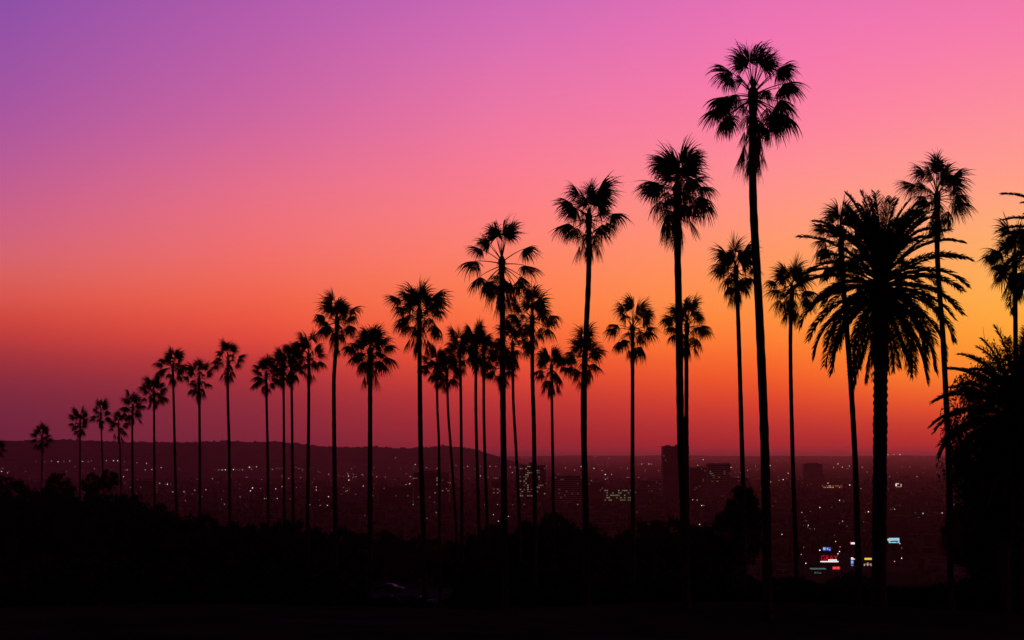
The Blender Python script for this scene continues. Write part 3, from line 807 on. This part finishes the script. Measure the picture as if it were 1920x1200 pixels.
ZE = [(60,228),(97,235),(113,190),(90,265),(205,290),(130,345),(165,342),(190,332),(65,360),(605,215),(570,243),(640,241),(697,232),(840,280),(612,322),(525,370),(700,385),(800,242),(1007,143),(1055,142),(1103,140),(1190,133),(1122,240),(1185,238),(1080,283),(1292,285),(1397,282),(1418,284),(1410,345),(1018,317),(1240,318),(1563,260),(1548,355),(790,412),(1540,540),(290,466),(105,513),(178,530),(297,510),(322,506),(618,508),(648,530),(702,528),(688,560),(553,564),(460,566),(850,600),(382,594),(315,605),(812,679),(642,675),(677,714),(150,690),(200,702),(327,711),(367,709),(362,722),(380,737),(416,737),(155,781),(362,781),(587,838),(622,880),(460,908),(743,888),(310,941),(347,1014),(330,886),(1103,857),(1117,889),(1117,973),(1060,1000),(1030,580),(1060,580),(1225,608),(1442,610),(1255,646),(1190,690),(605,937),(617,917)]
LIGHTS = []
for L, ox, oy, s in ((ZA, 0, 780, 3.84), (ZB, 450, 780, 4.445), (ZC, 750, 800, 4.8), (ZD, 1150, 800, 4.8), (ZE, 1430, 820, 4.286)):
    for x, y in L: LIGHTS.append((ox + x / s, oy + y / s))
_lm = {}
def light_mesh(kind, size):
    k = (kind, size)
    if k not in _lm:
        b = MB()
        b.tube([(0, 0, -0.4), (0, 0, 8.0)], [0.14, 0.09], 4, 0)
        b.ball((0, 0, 8.0 + size * .4), size * .5, size * .5, size * .45, 6, 4, 1)
        _lm[k] = b.mesh('street_light', [M['steel'], G[kind]])
    return _lm[k]
rng = random.Random(9)
placed = 0
SPECIAL = {(460, 566): ('warm', 1.5), (850, 600): ('warm', 1.7), (460, 908): ('white', 1.5), (743, 888): ('green', 1.3), (347, 1014): ('cool', 1.6), (427, 508): ('red', 1.3), (452, 508): ('red', 1.3)}
SP = {}
for k, v in SPECIAL.items():
    if k in ((427, 508), (452, 508)): SP[(750 + k[0] / 4.8, 800 + k[1] / 4.8)] = v
    else: SP[(1430 + k[0] / 4.286, 820 + k[1] / 4.286)] = v
NAMES = {'white': 'white', 'warm': 'warm orange', 'cool': 'cool greenish-white', 'pink': 'pinkish', 'dim': 'faint warm', 'dimcool': 'faint cool', 'red': 'red', 'green': 'green'}
for (x, y) in LIGHTS:
    d = hit(x, y, 8.4)
    if d is None: continue
    kind, f = rng.choices(['white', 'cool', 'pink', 'warm', 'dim', 'dimcool'], [3, 2.5, 2.5, 1.5, 4, 3])[0], 0.65 + 0.6 * rng.random() ** 2
    if (x, y) in SP: kind, f = SP[(x, y)]
    px1 = d / F
    size = round(max(0.7, px1 * 1.3 * f) * 4) / 4
    X = (x - HX) / F * d
    o = obj('street_light', light_mesh(kind, size), None, (X, d, gz(X, d)))
    tag(o, 'small %s light on a pole burning in the dark city basin' % NAMES[kind], 'street light', '%s lights of the city' % NAMES[kind])
    placed += 1
b = MB()
for i in range(300):
    x = rng.uniform(-20, 1940); y = 858 + 150 * rng.random() ** 1.9
    if x < 1450 and y > 950: y = 950 - rng.random() * 60
    if x < 930: y = max(y, 876 + rng.random() * 6)
    d = hit(x, y, 7)
    if d is None: continue
    X = (x - HX) / F * d; s = max(0.5, d / F * 1.0) * rng.uniform(0.5, 1.1)
    z = gz(X, d)
    b.tube([(X, d, z - .4), (X, d, z + 7)], [.12, .08], 3, 0)
    b.ball((X, d, z + 7), s * .5, s * .5, s * .45, 5, 3, rng.choice((1, 1, 2, 3)))
o = obj('distant_lights', b.mesh('distant_lights', [M['steel'], G['dim'], G['dimcool'], G['pink']]))
o['kind'] = 'stuff'; tag(o, 'countless faint points of light scattered across the basin', 'lights')

# signs ---------------------------------------------------------------
def text_mesh(s, size, m, depth=0.06):
    cu = bpy.data.curves.new('lettering', 'FONT')
    cu.body = s; cu.size = size; cu.extrude = depth; cu.align_x = 'CENTER'; cu.resolution_u = 2
    o = bpy.data.objects.new('lettering', cu)
    COL.objects.link(o)
    dg = bpy.context.evaluated_depsgraph_get()
    me = bpy.data.meshes.new_from_object(o.evaluated_get(dg))
    me.transform(Matrix.Rotation(R(90), 4, 'X'))
    bpy.data.objects.remove(o)
    me.materials.clear(); me.materials.append(m)
    return me
def sign_base(name, label, x0, x1, y0, y1, d, face, posts=2, cat='sign', framecol='steel'):
    mp = d / F
    W = (x1 - x0) * mp; Hh = (y1 - y0) * mp
    X = ((x0 + x1) / 2 - HX) * mp; z = (HY - y1) * mp
    g = gz(X, d)
    t = thing(name, label, cat, (X, d, g), 0, 'lit signs along the street')
    zb = z - g
    for k in range(posts):
        px = 0 if posts == 1 else (-W * .3 + W * .6 * k / (posts - 1))
        b = MB(); b.tube([(px, .35, -.5), (px, .35, zb + Hh * .5)], [.22, .18], 6); part('post', b, M['steel'], t)
    b = MB(); b.box(-W / 2 - .15, W / 2 + .15, 0, .3, zb - .15, zb + Hh + .15); part('frame', b, M[framecol], t)
    b = MB(); b.box(-W / 2, W / 2, -.06, .02, zb, zb + Hh); part('panel', b, G[face] if face in G else M[face], t)
    return t, W, Hh, zb
t, W, Hh, zb = sign_base('billboard', 'sky-blue lit billboard picturing a dark car', 1666.3, 1686.3, 1008.7, 1018, 1700, 'skyblue')
b = MB()                                    # the printed car, flat on the panel
prof = [(-.40, .22), (-.39, .34), (-.20, .40), (-.10, .55), (.14, .57), (.28, .42), (.40, .36), (.42, .22)]
n0 = len(b.v)
b.v += [(px * W, -.075, zb + pz * Hh) for px, pz in prof]; b.f.append(tuple(range(n0, n0 + len(prof)))); b.m.append(0)
part('printed_car', b, M['print'], t)
for cx in (-.24, .26):
    b = MB(); b.v += [(cx * W + .055 * W * math.cos(a), -.08, zb + .2 * Hh + .055 * W * math.sin(a)) for a in [k * math.pi / 6 for k in range(12)]]
    b.f.append(tuple(range(12))); b.m.append(0); part('printed_wheel', b, M['print'], t)
for cx in (-.03, .10):
    b = MB(); b.box(cx * W - .04 * W, cx * W + .04 * W, -.09, -.076, zb + .43 * Hh, zb + .52 * Hh); part('printed_window', b, G['signwhite'], t)
b = MB(); b.box(-W * .62, -W * .5, -.03, .25, zb + .45 * Hh, zb + .85 * Hh); part('cutout', b, G['salmon'], t)
b = MB(); b.box(-W * .56, W * .5, -1.2, -.1, zb - .5, zb - .3); part('catwalk', b, M['steel'], t)

t, W, Hh, zb = sign_base('neon_sign', 'red neon rooftop sign reading GRAY above a white tube', 1538, 1572, 1040.5, 1054, 1500, 'print')
me = text_mesh('GRAY', Hh * 1.02, G['neonred'])
xs = [v.co.x for v in me.vertices]; k = W * .93 / (max(xs) - min(xs)); cx = (max(xs) + min(xs)) / 2
me.transform(Matrix.Translation((-cx * k, 0, 0)) @ Matrix.Diagonal((k, 1, 1.05, 1)))
obj('lettering', me, t, (0, -.16, zb + Hh * .2))
b = MB(); b.box(-W * .5, W * .5, -.45, -.2, zb, zb + Hh * .15); part('tube_light', b, G['signwhite'], t)
for k in range(5):
    x = -W * .06 + k * W * .098
    b = MB(); b.box(x, x + W * .08, -.5, -.26, zb + Hh * .18, zb + Hh * .38); part('white_letter', b, G['signwhite'], t)
t, W, Hh, zb = sign_base('blue_sign', 'blue lit sign above the red neon letters', 1543, 1558, 1026, 1032.5, 1560, 'neonblue')
for (a, e, lo, hi) in ((-.48, -.18, .2, .95), (-.02, .18, .35, .8), (.25, .42, .05, .4)):
    b = MB(); b.box(W * a, W * e, -.12, -.065, zb + Hh * lo, zb + Hh * hi); part('pale_patch', b, G['paleblue'], t)
t, W, Hh, zb = sign_base('red_sign', 'small plain red lit sign below the neon letters', 1561, 1575, 1062, 1068, 1420, 'neonred')
for k in range(2):
    b = MB(); b.box(-W * .42 + k * W * .48, -W * .08 + k * W * .48, -.12, -.065, zb + Hh * .3, zb + Hh * .72); part('bright_letter', b, G['red'], t)
t, W, Hh, zb = sign_base('yellow_sign', 'bright yellow lit sign over an amber shopfront', 1621, 1634.5, 1046, 1049.7, 1500, 'yellow')
shop = thing('shopfront', 'small shop with glowing amber windows under the yellow sign', 'building', (((1627 - HX) / F * 1501.2), 1501.2, gz((1627 - HX) / F * 1501.2, 1501.2)), 0)
b = MB(); b.box(-3.6, 3.6, 0, 8, -.5, 5.2); part('wall', b, M['stucco'], shop)
for k in range(5):
    b = MB(); b.box(-3.1 + k * 1.3, -2.1 + k * 1.3, -.12, .02, 1.6 + (k % 2) * .7, 3.2 + (k % 3) * .5); part('lit_window', b, G['orange' if k % 2 else 'dim'], shop)
t, W, Hh, zb = sign_base('pylon_sign', 'tall narrow blue and white pylon sign beside a slanting trunk', 1595.5, 1600, 1045, 1061, 1480, 'neonblue', 1)
for lo, hi, g in ((.75, .98, 'signwhite'), (.28, .6, 'paleblue'), (.0, .06, 'dimcool')):
    b = MB(); b.box(-W * .45, W * .5, -.14, -.065, zb + Hh * lo, zb + Hh * hi); part('lit_panel', b, G[g], t)
b = MB(); b.box(W * .55, W * 1.9, -.1, .2, zb + Hh * .72, zb + Hh * .86); part('side_panel', b, G['salmon'], t)
t, W, Hh, zb = sign_base('beacon_sign', 'small white and red lit sign over the street', 1596, 1603, 1017, 1020.5, 1640, 'signwhite', 1)
b = MB(); b.box(-W * .72, -W * .51, -.1, .2, zb, zb + Hh * 1.2); part('red_end', b, G['red'], t)
# filling station canopy
X = (1535 - HX) / F * 1420; g = gz(X, 1420)
t = thing('canopy', 'flat teal-lit forecourt canopy below the red signs', 'canopy', (X, 1420, g), 0)
zt = (HY - 1066) / F * 1420 - g
b = MB(); b.box(-5.6, 5.6, 0, 7, zt - .7, zt); part('roof', b, G['teal'], t)
for x in (-4.6, 0, 4.6):
    b = MB(); b.tube([(x, 3, -.4), (x, 3, zt - .6)], [.2, .2], 6); part('post', b, M['steel'], t)
for k, x in enumerate((-3, -1.4, .2, 1.2)):
    b = MB(); b.box(x, x + .9, .4, 1.2, .7, 1.8 - .2 * k); part('pump', b, G['teal'], t)
# neon strip building and far billboard
X = (1743 - HX) / F * 2750; g = gz(X, 2750)
t = thing('neon_hall', 'low hall edged with an indigo and purple neon strip', 'building', (X, 2750, g), 0)
z = (HY - 961.5) / F * 2750 - g
b = MB(); b.box(-12, 12, 0, 14, -.5, z + .4); part('wall', b, M['stucco'], t)
for a, e, gl in ((-11.6, -9.8, 'indigo'), (-9.8, -7.6, 'signwhite'), (-7.6, 0, 'indigo'), (0, 2.6, 'purple'), (2.6, 5.6, 'indigo'), (5.6, 7.2, 'salmon'), (7.2, 11.6, 'purple')):
    b = MB(); b.box(a, e, -.25, .05, z - 2.0, z); part('neon_tube', b, G[gl], t)
t, W, Hh, zb = sign_base('poster_board', 'small far billboard with pale patches round a dark centre', 1679, 1690.5, 906, 913.5, 4400, 'print')
for a, e, lo, hi, gl in ((-.5, .05, .72, 1, 'salmon'), (-.5, -.3, .25, .7, 'signwhite'), (-.35, .3, 0, .2, 'win'), (.32, .5, .1, .85, 'dim')):
    b = MB(); b.box(W * a, W * e, -.3, -.065, zb + Hh * lo, zb + Hh * hi); part('lit_patch', b, G[gl], t)

# ------------------------------------------------------------------ parked cars
def car_meshes():
    out = {}
    sec = [(-2.3, .42, .80, .70), (-2.2, .30, .95, .82), (-1.5, .26, 1.0, .88), (-.3, .25, .98, .9), (.9, .25, .95, .9), (1.7, .27, .86, .87), (2.2, .32, .74, .8), (2.3, .42, .66, .68)]
    b = MB(); k = len(sec)
    for x, z0, z1, hw in sec:
        b.v += [(x, -hw * .94, z0), (x, -hw, (z0 + z1) / 2), (x, -hw * .92, z1), (x, -hw * .5, z1 + .03), (x, hw * .5, z1 + .03), (x, hw * .92, z1), (x, hw, (z0 + z1) / 2), (x, hw * .94, z0)]
    for i in range(k - 1):
        for j in range(8):
            a = i * 8 + j; c = i * 8 + (j + 1) % 8
            b.f.append((a, c, c + 8, a + 8)); b.m.append(0)
    b.f.append(tuple(range(8))); b.f.append(tuple((k - 1) * 8 + j for j in range(8))[::-1]); b.m += [0, 0]
    out['body'] = b
    b = MB()                                     # greenhouse
    low = [(-1.75, .80), (1.05, .80)]; 
    b.v += [(-1.8, -.80, .96), (1.05, -.80, .93), (1.05, .80, .93), (-1.8, .80, .96), (-1.15, -.64, 1.40), (.25, -.64, 1.40), (.25, .64, 1.40), (-1.15, .64, 1.40)]
    for f in ((4, 5, 6, 7), (0, 1, 5, 4), (1, 2, 6, 5), (2, 3, 7, 6), (3, 0, 4, 7)): b.f.append(f); b.m.append(0)
    out['windows'] = b
    b = MB()
    b.v += [(-1.22, -.66, 1.385), (.32, -.66, 1.385), (.32, .66, 1.385), (-1.22, .66, 1.385), (-1.0, -.55, 1.44), (.1, -.55, 1.44), (.1, .55, 1.44), (-1.0, .55, 1.44)]
    for f in ((0, 3, 2, 1), (4, 5, 6, 7), (0, 1, 5, 4), (1, 2, 6, 5), (2, 3, 7, 6), (3, 0, 4, 7)): b.f.append(f); b.m.append(0)
    out['roof'] = b
    return out
CM = {k: v for k, v in car_meshes().items()}
wheel = MB(); wheel.tube([(0, -.1, 0), (0, -.09, 0), (0, .09, 0), (0, .1, 0)], [.27, .32, .32, .27], 14)
rimb = MB(); rimb.tube([(0, -.115, 0), (0, .115, 0)], [.19, .19], 10)
WM, RM = wheel.mesh('tyre', M['tyre'], True), rimb.mesh('rim', M['rim'])
def car(px, py, d, rz, paint, label):
    p = at(px, py, d)
    t = thing('parked_car', label, 'car', (p.x, d, -24.955), rz, 'cars parked in the dark')
    for k, v in CM.items(): obj(k, v.mesh(k, M['glass'] if k == 'windows' else M[paint], k == 'body'), t)
    for x in (-1.35, 1.4):
        for y in (-.82, .82):
            w = obj('wheel', WM, t, (x, y, .32)); obj('rim', RM, w)
    for y in (-.6, .6):
        b = MB(); b.box(-2.33, -2.24, y - .16, y + .16, .66, .80); part('taillight', b, M['taillamp'], t)
        b = MB(); b.box(2.22, 2.325, y - .15, y + .15, .56, .66); part('headlight', b, M['headlamp'], t)
    for s in (-1, 1):
        for x in (-1.45, -.42, .62):
            b = MB(); b.tube([(x - (.3 if x < -1 else 0) + (.0 if x < 0 else .35), s * .80, .95), (x, s * .655, 1.40)], [.035, .03], 4)
            part('pillar', b, M[paint], t)
    b = MB(); b.box(-2.38, -2.25, -.7, .7, .36, .5); part('bumper', b, M['steel'], t)
    return t
car(735, 1100, 345, R(-22), 'carpaint', 'dark parked car with a thin gleam along its flat roof')
car(806, 1128, 308, R(48), 'redpaint', 'dark red parked car seen from behind, tail lens just showing')

# ------------------------------------------------------------------ haze over the basin
b = MB(); b.box(-27500, 27500, -27500, 27500, -93, 72)
hm = bpy.data.materials.new('haze_air')
hm.use_nodes = True
hn = hm.node_tree
for x in list(hn.nodes):
    if x.type == 'BSDF_PRINCIPLED': hn.nodes.remove(x)
pv = hn.nodes.new('ShaderNodeVolumePrincipled')
pv.inputs['Color'].default_value = (0.96, 0.43, 0.48, 1)
pv.inputs['Density'].default_value = 2.1e-5
pv.inputs['Anisotropy'].default_value = 0.85
out = [x for x in hn.nodes if x.type == 'OUTPUT_MATERIAL'][0]
hn.links.new(pv.outputs[0], out.inputs['Volume'])
hz = obj('haze', b.mesh('haze', hm))
hz['kind'] = 'stuff'
tag(hz, 'thin reddish dusk haze lying over the whole basin', 'haze')
